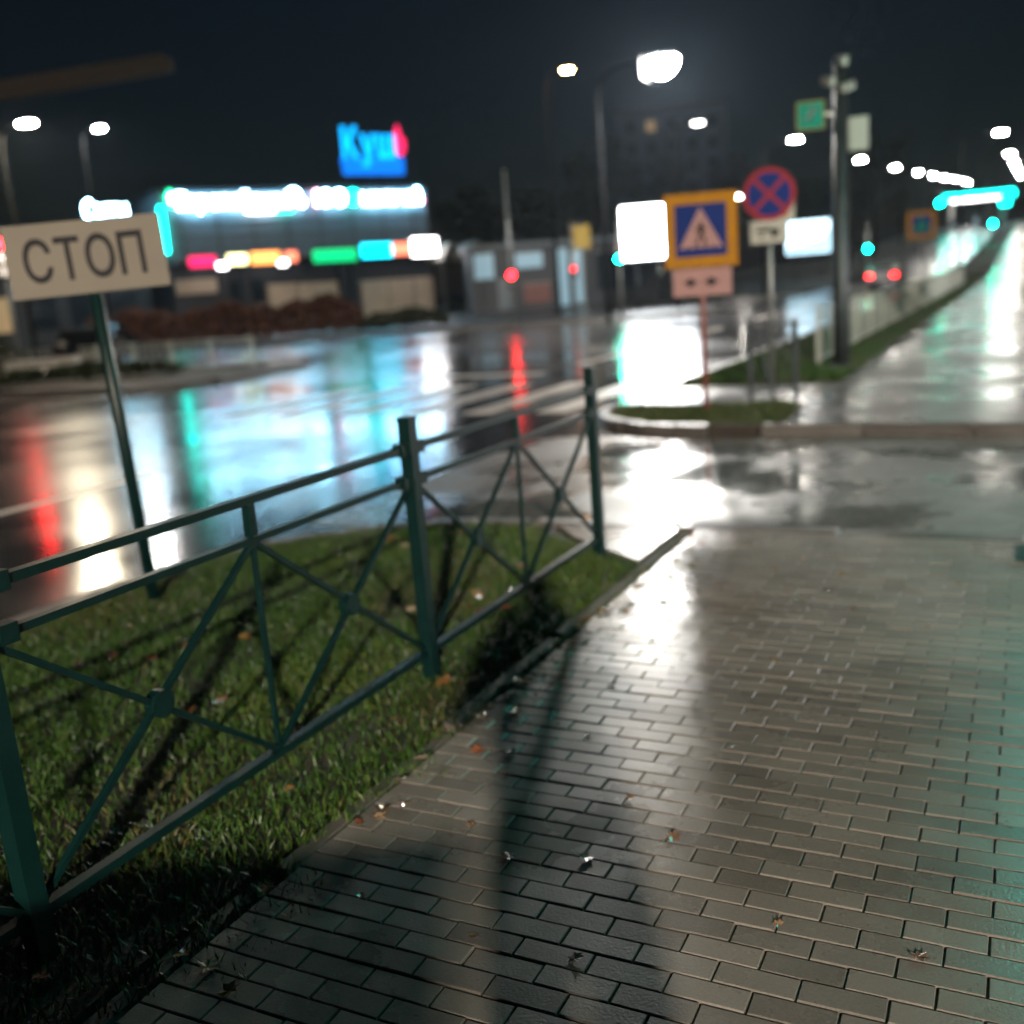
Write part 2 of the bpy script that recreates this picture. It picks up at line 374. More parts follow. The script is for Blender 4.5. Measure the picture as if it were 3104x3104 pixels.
kerb([(14.6, -4.64), (60, -4.64)], 0.0)
kerb([(12.3, -4.66), (14.6, -4.66)], -.06)
kerb(mall_edge[2:] + [(62, -11.82)], .03, 1.0)
kerb([(24.0, -40), (23.0, -19), (22.3, -17.2), (18.5, -16.7), (17.0, -17.6), (17.2, -40)], .02)
# edging stones between verge and pavers, half buried
ed = struct(MB().bar(W(-7, -1.865, -.09), W(6.05, -1.865, -.09), .12, .06).build('edging', 'concrete'))
em = MB().box((0, 0, 0), (.97, .07, .12), ch=.01).mesh('edging_stone'); em.materials.append(M['edge'])
for i in range(13):
    o = bpy.data.objects.new('edging_stone', em); COL.objects.link(o); o.parent = ed
    p = W(-6.5 + i, -1.86 + random.uniform(-.012, .012)); o.location = (p.x, p.y, -.074 + random.uniform(-.012, .022))
    o.rotation_euler = (random.uniform(-.03, .03), random.uniform(-.01, .01), math.atan2(SV[1], SV[0]) + random.uniform(-.012, .012))

# zebra bars and lane lines on the main road
def paint(poly): return struct(MB().prism([W(*p)[:2] for p in poly], -.1195, -.1145).build('road_marking', 'paint_marking'))
for i in range(6):
    t = -5.45 - i * 1.12
    paint([(12.5, t), (16.3, t), (16.3, t - .46), (12.5, t - .46)])
for s in (20, 28, 36, 44, 52): paint([(s, -8.3), (s + 3.5, -8.3), (s + 3.5, -8.42), (s, -8.42)])
paint([(18.0, -8.35), (18.35, -8.35), (18.35, -11.6), (18.0, -11.6)])
for i in range(5): paint([(8 - i * 6, -8.3), (5 - i * 6, -8.3), (5 - i * 6, -8.42), (8 - i * 6, -8.42)])

# ------------------------------------------------------------------ pavers: courses laid across the walkway
walk = [o for o in bpy.data.objects if o.name.startswith('sidewalk')][0]
PL, PW, GAP = .186, .0755, .0052
pv = MB().box((0, 0, 0), (PL - GAP, PW - GAP, .06), ch=.0022).mesh('paver'); pv.materials.append(M['paver'])
cells = []
ns = int((6.045 + 1.0) / PW)
for i in range(ns):
    s = 6.045 - (i + .5) * PW
    off = (0, .5)[i % 2] * PL + random.uniform(-.004, .004)
    n = int((5.5 + 1.8) / PL) + 1
    for j in range(n):
        t0 = max(-1.80, -1.80 + j * PL - off); t1 = -1.80 + (j + 1) * PL - off
        if t1 - t0 > .04: cells.append((s, (t0 + t1) / 2, t1 - t0))
def vis(s, t):
    p = W(s, t); v = Vector((p.x, p.y, -CAM_H)); d = v.dot(fwd)
    if d < .1: return None
    x = 966 + 1936 * v.dot(cam_rt) / d; y = 966 - 1936 * v.dot(cam_up) / d
    return d if (-60 < x < 1990 and 0 < y < 1990) else None
near, rest = [], []
for c in cells:
    d = vis(c[0], c[1]); full = abs(c[2] - PL) < .01
    (near if d is not None and full else rest).append((d or 99, c))
near.sort(key=lambda q: q[0]); rest += near[300:]; near = near[:300]
ang = math.atan2(TV[1], TV[0])
for d, (s, t, L) in near:
    o = bpy.data.objects.new('paver', pv); COL.objects.link(o); o.parent = walk
    p = W(s, t); o.location = (p.x, p.y, -.03 + random.uniform(-.0022, .0018))
    o.rotation_euler = (random.uniform(-.010, .010), random.uniform(-.006, .006), ang + random.uniform(-.012, .012))
vb, fb, tb = [], [], []
for d, (s, t, L) in rest:
    if s < -1: continue
    p = W(s, t); q = MB().box((p.x, p.y, -.03 + random.uniform(-.0022, .0018)), (L - GAP, PW - GAP, .06), ang + random.uniform(-.012, .012), ch=.0022)
    tx, ty = random.uniform(-.012, .012), random.uniform(-.012, .012); n = len(vb)
    vb += [(x, y, z + (x - p.x) * tx + (y - p.y) * ty) for x, y, z in q.v]
    fb += [tuple(k + n for k in f) for f in q.f[1:]]; tb += [random.uniform(0, .42)] * (len(q.f) - 1)
me = bpy.data.meshes.new('paver_field'); me.from_pydata(vb, [], fb); me.update()
a = me.attributes.new('tint', 'FLOAT', 'FACE'); a.data.foreach_set('value', tb)
bm = bmesh.new(); bm.from_mesh(me); bmesh.ops.recalc_face_normals(bm, faces=bm.faces); bm.to_mesh(me); bm.free()
tag(link('paver_field', me, 'paver', walk), kind='stuff')
# small drain cover at the kerb
dr = empty('drain_cover', W(5.72, .02, .002), STREET, 'dark iron drain grate sunk in the pavers beside the kerb', 'drain')
MB().box((.28, .05, 0), (.62, .34, .012)).build('frame', 'rubber', dr)
for i in range(9): MB().box((.02 + i * .065, .05, .009), (.022, .29, .01)).build('grate_bar', 'dark_steel', dr)

# ------------------------------------------------------------------ grass (uncountable) and fallen leaves
def inside(poly, x, y):
    r = False; j = len(poly) - 1
    for i in range(len(poly)):
        a, b = poly[i], poly[j]
        if (a[1] > y) != (b[1] > y) and x < (b[0] - a[0]) * (y - a[1]) / (b[1] - a[1]) + a[0]: r = not r
        j = i
    return r
def blades(name, label, pts, hmin, hmax, wd, zf, lean=.6):
    n = len(pts); P = np.array(pts); ang_ = np.random.rand(n) * 6.283; hh = hmin + (hmax - hmin) * np.random.rand(n) ** 1.6
    ln = (np.random.rand(n) ** .7) * lean * hh; la = np.random.rand(n) * 6.283
    dx, dy = np.cos(ang_) * wd / 2, np.sin(ang_) * wd / 2
    z = np.array([zf(*p[2:4]) if len(p) > 2 else zf(0, 0) for p in pts])
    V = np.zeros((n, 5, 3))
    for k, (f, wf) in enumerate(((0, 1), (0, -1), (.55, .8), (.55, -.8), (1, 0))):
        V[:, k, 0] = P[:, 0] + dx * wf + np.cos(la) * ln * f ** 2; V[:, k, 1] = P[:, 1] + dy * wf + np.sin(la) * ln * f ** 2
        V[:, k, 2] = z + hh * f
    idx = np.arange(n)[:, None] * 5
    faces = [tuple(q) for q in np.concatenate([idx + np.array([[0, 1, 3, 2]])], 1)] + [tuple(q) for q in (idx + np.array([[2, 3, 4]]))]
    me = bpy.data.meshes.new(name); me.from_pydata(V.reshape(-1, 3).tolist(), [], faces); me.update()
    tn = np.array([p[4] if len(p) > 4 else 0 for p in pts]); tint = (tn + np.random.rand(n) * .5) % 1.0
    a = me.attributes.new('tint', 'FLOAT', 'FACE'); a.data.foreach_set('value', np.concatenate([tint, tint]).astype(np.float32))
    o = link(name, me, 'grass'); return tag(o, label, 'grass', kind='stuff')
def noise2(x, y): return .5 + .25 * math.sin(x * 2.3 + 1.7 * math.sin(y * 1.9)) + .25 * math.sin(y * 3.1 + 2.1 * math.sin(x * 1.3 + .7))
pts = []
while len(pts) < 105000:
    s = random.uniform(-.5, 6.05); t = random.uniform(-4.72, -1.5)
    edge = -1.79 + .26 * (noise2(s * 3.1, 4.0) - .35) + .05 * math.sin(s * 17) + .03 * math.sin(s * 41)
    if s > 5.25 and t > -1.93 - (s - 5.25) * 1.35: continue
    if t > edge or not (inside(near_verge, s, t) or t > -2): continue
    if random.random() > .45 + .6 * noise2(s * 1.7, t * 2.2): continue
    p = W(s, t); pts.append((p.x, p.y, s, t, .5 * noise2(s * 1.1 + 3, t * 1.4)))
blades('grass', 'short wet grass and clover on the verge behind the teal fence', pts, .015, .062, .006, lambda s, t: -.03, .95)
pts = []
isl = ARC_F + [(12.33, -4.55), (12.33, -2.38), (10.95, -2.2), (10.6, -2.35)]
while len(pts) < 9000:
    s = random.uniform(10.6, 12.3); t = random.uniform(-4.55, -2.2)
    if inside(isl, s, t): p = W(s, t); pts.append((p.x, p.y, s, t, .3 * noise2(s * 1.1, t * 1.4)))
blades('grass', 'small patch of grass at the far kerb corner of the driveway', pts, .02, .08, .012, lambda s, t: -.03)
pts = []
while len(pts) < 42000:
    s = 14.6 + 60 * random.random() ** 2.0; t = random.uniform(-4.5, -2.24)
    p = W(s, t); pts.append((p.x, p.y, s, t, .3 * noise2(s * .6, t * 1.4)))
blades('grass', 'long strip of grass under the picket railing beside the far walkway', pts, .03, .10, .02, lambda s, t: -.02 + hill(s, t))

lf = []
for k in range(3):
    b = MB(); n = 14; rr = [1, .62, .95, .55, .85, .5, .78, .42, .78, .5, .85, .55, .95, .62]
    ring = [(.034 * rr[i] * (1 + .12 * random.random()) * math.cos(2 * math.pi * i / n), .034 * rr[i] * (1 + .12 * random.random()) * math.sin(2 * math.pi * i / n)) for i in range(n)]
    b.v = [(0, 0, .004)] + [(x, y, .003 + .5 * (x * x * 9 if k != 1 else y * y * 11) + random.uniform(0, .006)) for x, y in ring]
    b.f = [(0, 1 + i, 1 + (i + 1) % n) for i in range(n)]
    q = len(b.v); b.v += [(-.03, -.002, .004), (-.03, .002, .004), (-.068, .004, .010)]; b.f.append((q, q + 1, q + 2))
    me = b.mesh('fallen_leaf'); me.materials.append(M['leaf']); lf.append(me)
def leaf(s, t, z, sc, lab, grp):
    p = W(s, t); o = bpy.data.objects.new('fallen_leaf', random.choice(lf)); COL.objects.link(o)
    o.location = (p.x, p.y, z); o.scale = (sc,) * 3; o.rotation_euler = (random.uniform(-.25, .25), random.uniform(-.25, .25), random.uniform(0, 6.28))
    tag(o, lab, 'leaf', grp)
for i in range(46):
    s = random.uniform(1.2, 5.9); t = random.uniform(-4.4, -1.95)
    leaf(s, t, .03, random.uniform(.7, 1.25), 'fallen autumn leaf lying in the grass of the fenced verge', 'leaves fallen on the fenced verge')
for i in range(52):
    s = random.uniform(1.4, 5.9); t = -1.82 + abs(random.gauss(0, .10))
    leaf(s, t, .003, random.uniform(.6, 1.1), 'fallen autumn leaf on the pavers along the grass edge', 'leaves along the paver edge')
for i in range(38):
    s = random.uniform(1.7, 5.6); t = random.uniform(-1.6, -.75) if i % 3 else random.uniform(-.7, .7)
    leaf(s, t, .003, random.uniform(.45, .85), 'small fallen leaf stuck to the open wet pavers', 'leaves on the open pavers')
# ------------------------------------------------------------------ teal pedestrian fence on the near verge
FT, FS, PANEL = -2.2, 3.45, 1.95
fence = empty('pedestrian_fence', W(FS, FT, -.03), STREET, 'teal green metal pedestrian fence with crossed diagonals along the verge', 'fence')
post_me = MB().box((0, 0, .52), (.054, .054, 1.16)).box((0, 0, 1.106), (.060, .060, .012)).mesh('post')
for k in (-2, -1, 0, 1):
    o = link('post', post_me, 'green', fence); o.location = (random.uniform(-.01, .01), k * PANEL, 0); o.rotation_euler = (random.uniform(-.012, .012), random.uniform(-.012, .012), 0)
for k in (-2, -1, 0):
    y0, y1 = k * PANEL + .03, (k + 1) * PANEL - .03; yc = (y0 + y1) / 2
    def bar(n, a, b, w=.018): MB().bar((0, *a), (0, *b), w, w).build(n, 'green', fence)
    MB().bar((0, y0, .985), (0, y1, .985), .034, .026).build('top_rail', 'green', fence)
    MB().bar((0, y0, .855), (0, y1, .855), .028, .022).build('middle_rail', 'green', fence)
    MB().bar((0, y0, .125), (0, y1, .125), .034, .028).build('bottom_rail', 'green', fence)
    bar('stub', (yc, .868), (yc, .97), .03)
    bar('upright', (yc, .843), (yc, .14), .016)
    bar('diagonal', (yc + .012, .84), (y1, .15)); bar('diagonal', (yc - .012, .84), (y0, .15))
    bar('diagonal', (yc + .012, .14), (y1, .83)); bar('diagonal', (yc - .012, .14), (y0, .83))
    for yy in ((yc + y1) / 2, (yc + y0) / 2):
        bo = MB().disc((0, 0), .042, -.018, .018, 14).build('boss', 'green', fence); bo.location = (0, yy, .49); bo.rotation_euler = (0, 0, R(90))
    for yy in (y0 + .03, y1 - .03):
        for zz in (.985, .855): MB().box((0, yy, zz), (.05, .05, .05)).build('bracket', 'green', fence)

# ------------------------------------------------------------------ stop-line sign
def facing(loc): return math.atan2(-loc[0], loc[1]) * 1.0
st = empty('stop_sign', (-2.04, 5.55, -.03), R(10), 'white rectangular stop plate with black letters on a teal post', 'sign'); st.rotation_euler = (0, R(-2.0), R(10))
MB().tube([(0, .02, 0), (0, .02, 1.98)], .034, 12).build('post', 'green', st, smooth=True)
pl = MB().box((0, -.02, 1.90), (.79, .008, .37)).build('plate', 'plate', st, bevel=.003)
MB().box((0, .002, 1.80), (.12, .03, .05)).build('clamp', 'steel', st); MB().box((0, .002, 2.0), (.12, .03, .05)).build('clamp', 'steel', st)
write(st, 'СТОП', -.31, -.0275, 1.795, .29, .60, 'black', ext=.002, bold=.004)

# ------------------------------------------------------------------ crossing sign
def walker(parent, cx, cz, h, y, mat='black'):
    k = h
    def P(pts): MB().prism([(cx + a * k, cz + c * k) for a, c in pts], y - .002, y, 'y').build('pictogram', mat, parent)
    MB().disc((cx + .02 * k, cz + .44 * k), .07 * k, y - .002, y, 12).build('pictogram', mat, parent)
    P([(-.09, .34), (.09, .36), (.10, .02), (-.07, 0)])
    P([(-.075, .0), (.02, .01), (-.16, -.46), (-.26, -.44)]); P([(.0, .0), (.10, .02), (.24, -.42), (.15, -.46)])
    P([(.09, .35), (.26, .12), (.21, .08), (.08, .24)]); P([(-.09, .34), (-.27, .08), (-.22, .05), (-.08, .22)])
def crossing(loc, rz, S, z, label, border='yellow', group=None, plate=True, post_mat='rust', white='red_lit', top=None):
    e = empty('crossing_sign', loc, rz, label, 'sign', group)
    MB().tube([(0, .03, 0), (0, .03, top or z + S * .48)], .032, 10).build('post', post_mat, e, smooth=True)
    MB().box((0, -.012, z), (S, .012, S)).build('border_panel', border, e, bevel=.004)
    MB().box((0, -.022, z), (S * .71, .006, S * .71)).build('blue_panel', 'blue', e)
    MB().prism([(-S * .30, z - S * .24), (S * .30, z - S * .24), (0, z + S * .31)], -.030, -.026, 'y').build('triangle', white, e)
    walker(e, 0, z - S * .05, S * .34, -.031)
    for i in range(4): MB().box((-S * .18 + i * S * .12, -.0325, z - S * .225), (S * .05, .002, S * .02)).build('pictogram', 'black', e)
    if plate:
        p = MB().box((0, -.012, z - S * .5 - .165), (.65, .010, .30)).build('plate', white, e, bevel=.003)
        for xx in (-.13, .10):
            MB().disc((xx, z - S * .5 - .165), .048, -.020, -.0175, 12).build('pictogram', 'black', e)
            MB().box((xx, -.0185, z - S * .5 - .165), (.17, .002, .022)).build('pictogram', 'black', e)
    return e
crossing((2.33, 11.8, -.03), R(-9), .80, 2.05, 'pedestrian crossing sign with wide amber border and white plate below, red light painted in')

# ------------------------------------------------------------------ no-stopping sign, with a plate below and a back-to-back sign behind
ns_ = empty('no_stopping_sign', (3.37, 12.82, -.02), R(-12), 'round red and blue no stopping sign with white plate on grey post', 'sign')
MB().tube([(0, .03, 0), (0, .03, 2.72)], .028, 10).build('post', 'steel', ns_, smooth=True)
MB().disc((0, 2.44), .31, -.012, .0, 36).build('rim', 'red', ns_)
MB().disc((0, 2.44), .25, -.018, -.013, 36).build('blue_disc', 'blue', ns_)
for q in (45, -45):
    cb = MB().box((0, 0, 0), (.50, .003, .052)).build('cross_bar', 'red', ns_); cb.location = (0, -.0205 - (.0015 if q > 0 else 0), 2.44); cb.rotation_euler = (0, R(q), 0)
MB().box((-.01, -.012, 2.0), (.44, .01, .27)).build('plate', 'white', ns_, bevel=.003)
for (x, z_, w_, h_) in ((-.06, 2.02, .2, .035), (.06, 2.0, .09, .07), (-.1, 1.95, .05, .03), (.05, 1.95, .05, .03), (-.06, 2.065, .12, .012)):
    MB().box((x, -.019, z_), (w_, .003, h_)).build('pictogram', 'black', ns_)
b = MB().box((.12, .07, 2.3), (.36, .01, .36)); bo = b.build('back_plate', 'white', ns_); 
MB().box((.115, .058, 2.22), (.2, .01, .1)).build('amber_patch', 'yellow', ns_)

# ------------------------------------------------------------------ railings
def railing(name, label, s0, s1, t, n_post, n_pick, hgt=.95, z=-.02, mat='fence_grey'):
    e = empty(name, W(s0, t, z), STREET, label, 'railing')
    L = (s1 - s0)
    pm = MB().box((0, 0, hgt / 2), (.05, .05, hgt)).mesh('post'); km = MB().box((0, 0, hgt * .5), (.014, .014, hgt * .82)).mesh('picket')
    for i in range(n_post):
        y = L * i / (n_post - 1); o = link('post', pm, mat, e); o.location = (0, y, hill(s0 + y, t))
    seg = max(1, int(L / 8))
    for zz in (hgt * .95, hgt * .80, hgt * .1):
        b = MB()
        for i in range(seg):
            a, c = L * i / seg, L * (i + 1) / seg
            b.bar((0, a, zz + hill(s0 + a, t)), (0, c, zz + hill(s0 + c, t)), .03, .03)
        b.build('rail', mat, e)
    for i in range(n_pick):
        y = L * (i + .5) / n_pick; o = link('picket', km, mat, e); o.location = (0, y, hill(s0 + y, t) + hgt * .02)
    return e
railing('picket_railing', 'long grey green picket railing on the grass strip beside the walkway', 16.9, 58.5, -2.95, 21, 210)
short = railing('picket_railing', 'short grey picket railing panel beside the no stopping sign post', 12.75, 13.35, -2.9, 2, 6, mat='dark_steel')
short.rotation_euler = (0, 0, R(-82)); short.location = (3.07, 12.74, -.02)
MB().bar((.0, .06, .85), (.32, .18, .02), .03, .03).build('brace', 'dark_steel', short)

# ------------------------------------------------------------------ utility pole with sign, box and cameras
up = empty('utility_pole', (5.2, 15.74, -.02), R(-14), 'tall grey green steel pole carrying a white box beside the railing', 'pole')
MB().tube([(0, 0, 0), (0, 0, 1.2), (0, 0, 4.45)], [.125, .115, .095], 14).build('shaft', 'dark_steel', up, smooth=True)
MB().box((0, 0, .03), (.36, .36, .05)).build('base_plate', 'dark_steel', up)
MB().box((.24, -.04, 3.38), (.27, .18, .46)).build('cabinet', 'white', up, bevel=.012)
MB().box((.115, -.02, 3.5), (.06, .05, .04)).build('bracket', 'steel', up); MB().box((.115, -.02, 3.26), (.06, .05, .04)).build('bracket', 'steel', up)
MB().bar((-.52, 0, 3.70), (-.08, 0, 3.70), .03, .03).build('sign_arm', 'steel', up)
gs = MB().box((-.42, -.035, 3.70), (.40, .012, .40)).build('green_sign', 'sgreen', up, bevel=.004)
b = MB()
for d in ((0, .19), (0, -.19)): b.box((-.42, -.043, 3.70 + d[1]), (.39, .003, .014))
for d in (.19, -.19): b.box((-.42 + d, -.043, 3.70), (.014, .003, .366))
b.build('sign_border', 'yellow', up)
b = MB(); b.box((-.42, -.0435, 3.72), (.05, .003, .16)); b.box((-.46, -.0435, 3.66), (.1, .003, .04)); b.box((-.37, -.0435, 3.77), (.1, .003, .04)); b.build('sign_mark', 'dark_steel', up)
for x, z_, a in ((-.18, 4.12, 25), (.10, 4.02, -30), (.02, 4.38, 10)):
    c = MB().tube([(0, .12, 0), (0, -.14, 0)], .055, 10).box((0, -.03, .062), (.13, .26, .012)).build('camera_housing', 'white', up); c.location = (x, -.12, z_); c.rotation_euler = (R(14), 0, R(a))
    MB().bar((x, -.06, z_), (0, 0, z_ + .04), .03, .03).build('bracket', 'steel', up)

# ------------------------------------------------------------------ street lamps
def street_lamp(s, t, H, reach, lens, label, group=None, size=(.62, .27), z=0.0, rz=None, name='street_lamp', drop=.06):
    """mast at (s,t), bracket of given reach towards +x(local)"""
    base = W(s, t, z + hill(s, t))
    e = empty(name, base, STREET if rz is None else rz, label, 'street lamp', group)
    MB().tube([(0, 0, 0), (0, 0, .9), (0, 0, H - .7), (reach * .12, 0, H - .15)], [.105, .1, .07, .06], 10).build('mast', 'mast', e, smooth=True)
    MB().tube([(reach * .12, 0, H - .15), (reach * .4, 0, H + .06), (reach, 0, H + .12)], [.045, .04, .035], 8).build('bracket', 'mast', e, smooth=True)
    hx = reach + size[0] * .45
    hd = MB().prism([(-.5, -.38), (.5, -.5), (.5, .5), (-.5, .38)], 0, 1).build('head', 'dark_steel', e, bevel=.01)
    hd.location = (hx, 0, H + .06); hd.scale = (size[0] + .1, size[1] + .1, .1)
    if drop > .1:
        dm = MB(); dm.v.append((hx, 0, H + .05 - drop))
        for i in range(1, 7):
            for j in range(20):
                a, q = R(15 * i), 2 * math.pi * j / 20
                dm.v.append((hx + size[0] * .55 * math.sin(a) * math.cos(q), size[1] * .6 * math.sin(a) * math.sin(q), H + .05 - drop * math.cos(a)))
        dm.f = [(0, 1 + (j + 1) % 20, 1 + j) for j in range(20)] + [(1 + (i - 1) * 20 + j, 1 + (i - 1) * 20 + (j + 1) % 20, 1 + i * 20 + (j + 1) % 20, 1 + i * 20 + j) for i in range(1, 6) for j in range(20)]
        dm.build('lens', lens, e, smooth=True)
        MB().box((hx - size[0] * .62, 0, H - .12), (.03, size[1] + .1, drop + .22)).build('added_shield', 'mast', e)  # plate added to keep the lens light off the mast
        return e
    ln = MB().prism([(-.46, -.42), (-.2, -.5), (.2, -.5), (.46, -.42), (.46, .42), (.2, .5), (-.2, .5), (-.46, .42)], 0, 1).build('lens', lens, e)
    ln.location = (hx, 0, H + .055 - drop); ln.scale = (size[0], size[1], drop)
    return e
street_lamp(35.1, -13.4, 8.5, 1.9, 'L_white', 'bright white street lamp on the far side of the main road', size=(.95, .8), drop=.55)
far_lab = 'white street lamp in the row climbing the far side of the road'
for s in (62.3, 88, 112, 136, 158, 180, 204, 228, 250): street_lamp(s, -13.9, 8.5, 1.6, 'L_far', far_lab, 'lamps up the far side of the road')
near_lab = 'white street lamp in the row climbing beside the walkway'
for s in (72, 104, 134, 164, 194, 224): street_lamp(s, -3.9, 8.3, 1.9, 'L_far', near_lab, 'lamps up the walkway side of the road')
street_lamp(27.0, -33.2, 8.4, 1.2, 'L_warm', 'warm white street lamp standing beyond the traffic island', size=(.6, .35))
street_lamp(36.1, -39.0, 9.9, 1.0, 'L_white', 'cool white street lamp in front of the shopping centre corner', size=(.4, .25))
street_lamp(45.85, -20.0, 10.9, .9, 'L_orange', 'tall orange street lamp on the corner of the shopping centre forecourt', size=(.45, .3))
street_lamp(49.8, -15.4, 8.4, 1.1, 'L_dim', 'dim white street lamp above the lit white billboard', size=(.5, .3))
for s, t in ((112.9, -54.2), (119.1, -46.3), (114.8, -29)):
    street_lamp(s, t, 7.9, .8, 'L_far', 'small far white lamp behind the traffic signals', 'far lamps behind the signals', size=(.5, .3))

p = Vector((-.9, -24.0)); street_lamp(p.x * SV[0] + p.y * SV[1], p.x * TV[0] + p.y * TV[1], 8.6, .6, 'L_back2', 'warm white street lamp standing straight down the walkway behind the photographer', size=(.7, .4))

# ------------------------------------------------------------------ traffic signals
def signal(loc, rz, z, lamps, label, cat='traffic light', post=True, group=None, top=None, reach=0.0, r=.10):
    """lamps: list from the top down, of materials"""
    e = empty('traffic_light', loc, rz, label, cat, group)
    n = len(lamps); h = n * r * 2.7 + .06
    if post: MB().tube([(reach, .12, 0), (reach, .12, top or z + h / 2 + .1)], .055, 10).build('post', 'steel', e, smooth=True)
    MB().box((0, 0, z), (r * 3.0, .16, h)).build('housing', 'rubber', e, bevel=.02)
    if abs(reach) > .05: MB().bar((0, .12, z), (reach, .12, z), .04, .04).build('arm', 'steel', e)
    else: MB().box((0, .1, z), (.08, .06, h * .8)).build('bracket', 'steel', e)
    for i, mt in enumerate(lamps):
        zz = z + h / 2 - .03 - r * 1.35 - i * r * 2.7
        MB().disc((0, zz), r, -.092, -.081, 18).build('lens', mt, e)
        MB().prism([(r * 1.12 * math.cos(R(a)), zz + r * 1.12 * math.sin(R(a))) for a in range(-10, 191, 20)] + [(r * 1.04 * math.cos(R(a)), zz + r * 1.04 * math.sin(R(a))) for a in range(190, -11, -20)], -.22, -.08, 'y').build('visor', 'rubber', e)
    return e
gp_ = signal((5.37, 45.0, 0), R(-7), 2.71, ['lens_off', 'lens_off', 'tl_green'], 'traffic light showing green beside the white billboard', r=.11, top=3.9)
ped = signal((.73, 45.0, 0), R(-1), 1.90, ['tl_red', 'lens_off'], 'pedestrian signal glowing red on the far side of the road', r=.13, top=6.4)
signal((3.55, 47.0, 0), R(-4), 2.05, ['tl_red_dim', 'lens_off'], 'small dim red pedestrian signal under an amber panel', r=.09, top=4.2)
ap = empty('amber_panel', (3.95, 46.6, 0), R(-4), 'faint amber panel on a mast above the dim red signal', 'sign')
MB().box((0, 0, 3.5), (.75, .05, 1.0)).build('panel', 'olive', ap, bevel=.01); MB().tube([(0, .1, 0), (0, .1, 4.1)], .05, 8).build('mast', 'steel', ap)
signal((-13.80, 30.0, 0), R(20), 3.42, ['tl_red', 'lens_off', 'lens_off'], 'traffic light showing red on the traffic island', r=.14, top=4.3)
signal((21.34, 60.0, 0), R(-18), 2.55, ['lens_off', 'lens_off', 'tl_green'], 'traffic light showing green over the road beyond the railing', r=.12, top=3.6)
p = W(112, -7.9); signal((p.x, p.y, hill(112, -7.9)), R(-25), 5.3, ['lens_off', 'lens_off', 'tl_green'], 'green traffic light hung high over the climbing road', r=.2, top=6.2, reach=4.2)
p = W(128, -3.6); signal((p.x, p.y, hill(128, -3.6)), R(-25), 2.6, ['lens_off', 'lens_off', 'tl_green'], 'green traffic light at the kerb of the climbing road', r=.2, top=3.8)

# ------------------------------------------------------------------ billboards
def billboard(loc, rz, wd, ht, zb, mat, label, pic=False):
    e = empty('billboard', loc, rz, label, 'billboard')
    for x in (-wd * .3, wd * .3): MB().tube([(x, .2, 0), (x, .2, zb + .1)], .09, 10).build('leg', 'dark_steel', e, smooth=True)
    MB().box((0, .12, zb + ht / 2), (wd + .24, .3, ht + .24)).build('case', 'dark_steel', e, bevel=.03)
    MB().box((0, -.04, zb + ht / 2), (wd, .03, ht)).build('screen', mat, e)
    if pic:
        MB().prism([(-wd * .48, zb + .06), (wd * .48, zb + .06), (wd * .48, zb + ht * .7), (wd * .3, zb + ht * .42), (wd * .05, zb + ht * .34), (-wd * .2, zb + ht * .28), (-wd * .48, zb + ht * .2)], -.063, -.058, 'y').build('picture', 'bb2pic', e)
    return e
billboard((8.6, 55.0, 0), R(-6), 3.7, 2.65, 2.52, 'billboard', 'glowing white billboard behind the crossing sign')
p = W(82.1, -15.0); billboard((p.x, p.y, hill(82, -15) - .6), R(-22), 3.15, 2.35, 2.55, 'billboard2', 'ice blue lit billboard up the road behind the grey pole', True)

# ------------------------------------------------------------------ far crossing sign beside the climbing road
p = W(64.6, -5.5); crossing((p.x, p.y, hill(64.6, -5.5)), R(-27), 1.5, 3.3, 'distant crossing sign with yellow border beside the climbing road', plate=False, post_mat='steel', white='sgreen')

# ------------------------------------------------------------------ shopping centre
MA = R(31.37); MP = Vector((-21.4, 70.0, 0))
mall = empty('shopping_centre', MP, MA, 'long grey shopping centre with cream ground floor and lit shop signs', 'building')
MW = 19.6
MB().box((MW / 2, 12, 7.0), (MW, 24, 4.4)).build('upper_wall', 'mallwall', mall)
MB().box((MW / 2, 12, 2.4), (MW - .3, 23.4, 4.8)).build('ground_floor', 'darkwall', mall)
MB().box((MW / 2, 12, 9.35), (MW + .3, 24.3, .3)).build('parapet', 'darkwall', mall)
for i in range(8): MB().box((1.2 + i * 2.45, -.03, 7.0), (.05, .06, 4.3)).build('cladding_joint', 'darkwall', mall)
for z_ in (5.6, 6.4, 7.2): MB().box((MW / 2, -.02, z_), (MW - .1, .03, .035)).build('cladding_seam', 'darkwall', mall)
MB().box((MW / 2, -1.0, 4.75), (MW, 2.0, .14)).build('canopy', 'mallwall', mall)
for u0, u1, z0, z1 in ((.25, 3.0, 2.7, 3.65), (6.5, 8.6, 0, 3.0), (8.75, 11.7, 0, 2.95), (13.5, 15.6, .0, 2.85), (15.7, 17.7, .0, 2.85), (17.85, 19.5, .0, 2.85)):
    MB().box(((u0 + u1) / 2, -.06, (z0 + z1) / 2), (u1 - u0, .4, z1 - z0)).build('render_panel', 'cream', mall, bevel=.02)
for u in (3.4, 4.9, 12.0, 12.9): MB().box((u, -.5, 2.3), (.45, .45, 4.6)).build('column', 'darkwall', mall)
for u0 in (3.7, 5.2): 
    MB().box((u0 + .55, .08, 1.8), (1.1, .12, 3.2)).build('shop_window', 'glass', mall)
MB().box((-.02, -.08, 6.9), (.24, .3, 2.9)).build('corner_light_strip', 'sig_teal', mall)
def on_mall(name, u, z, label, cat='sign'):
    q = MP + Matrix.Rotation(MA, 3, 'Z') @ Vector((u, -.3, z)); return empty(name, q, MA, label, cat)
g = on_mall('illuminated_sign', .9, 8.05, 'long white lit shop name with green emblem on the shopping centre')
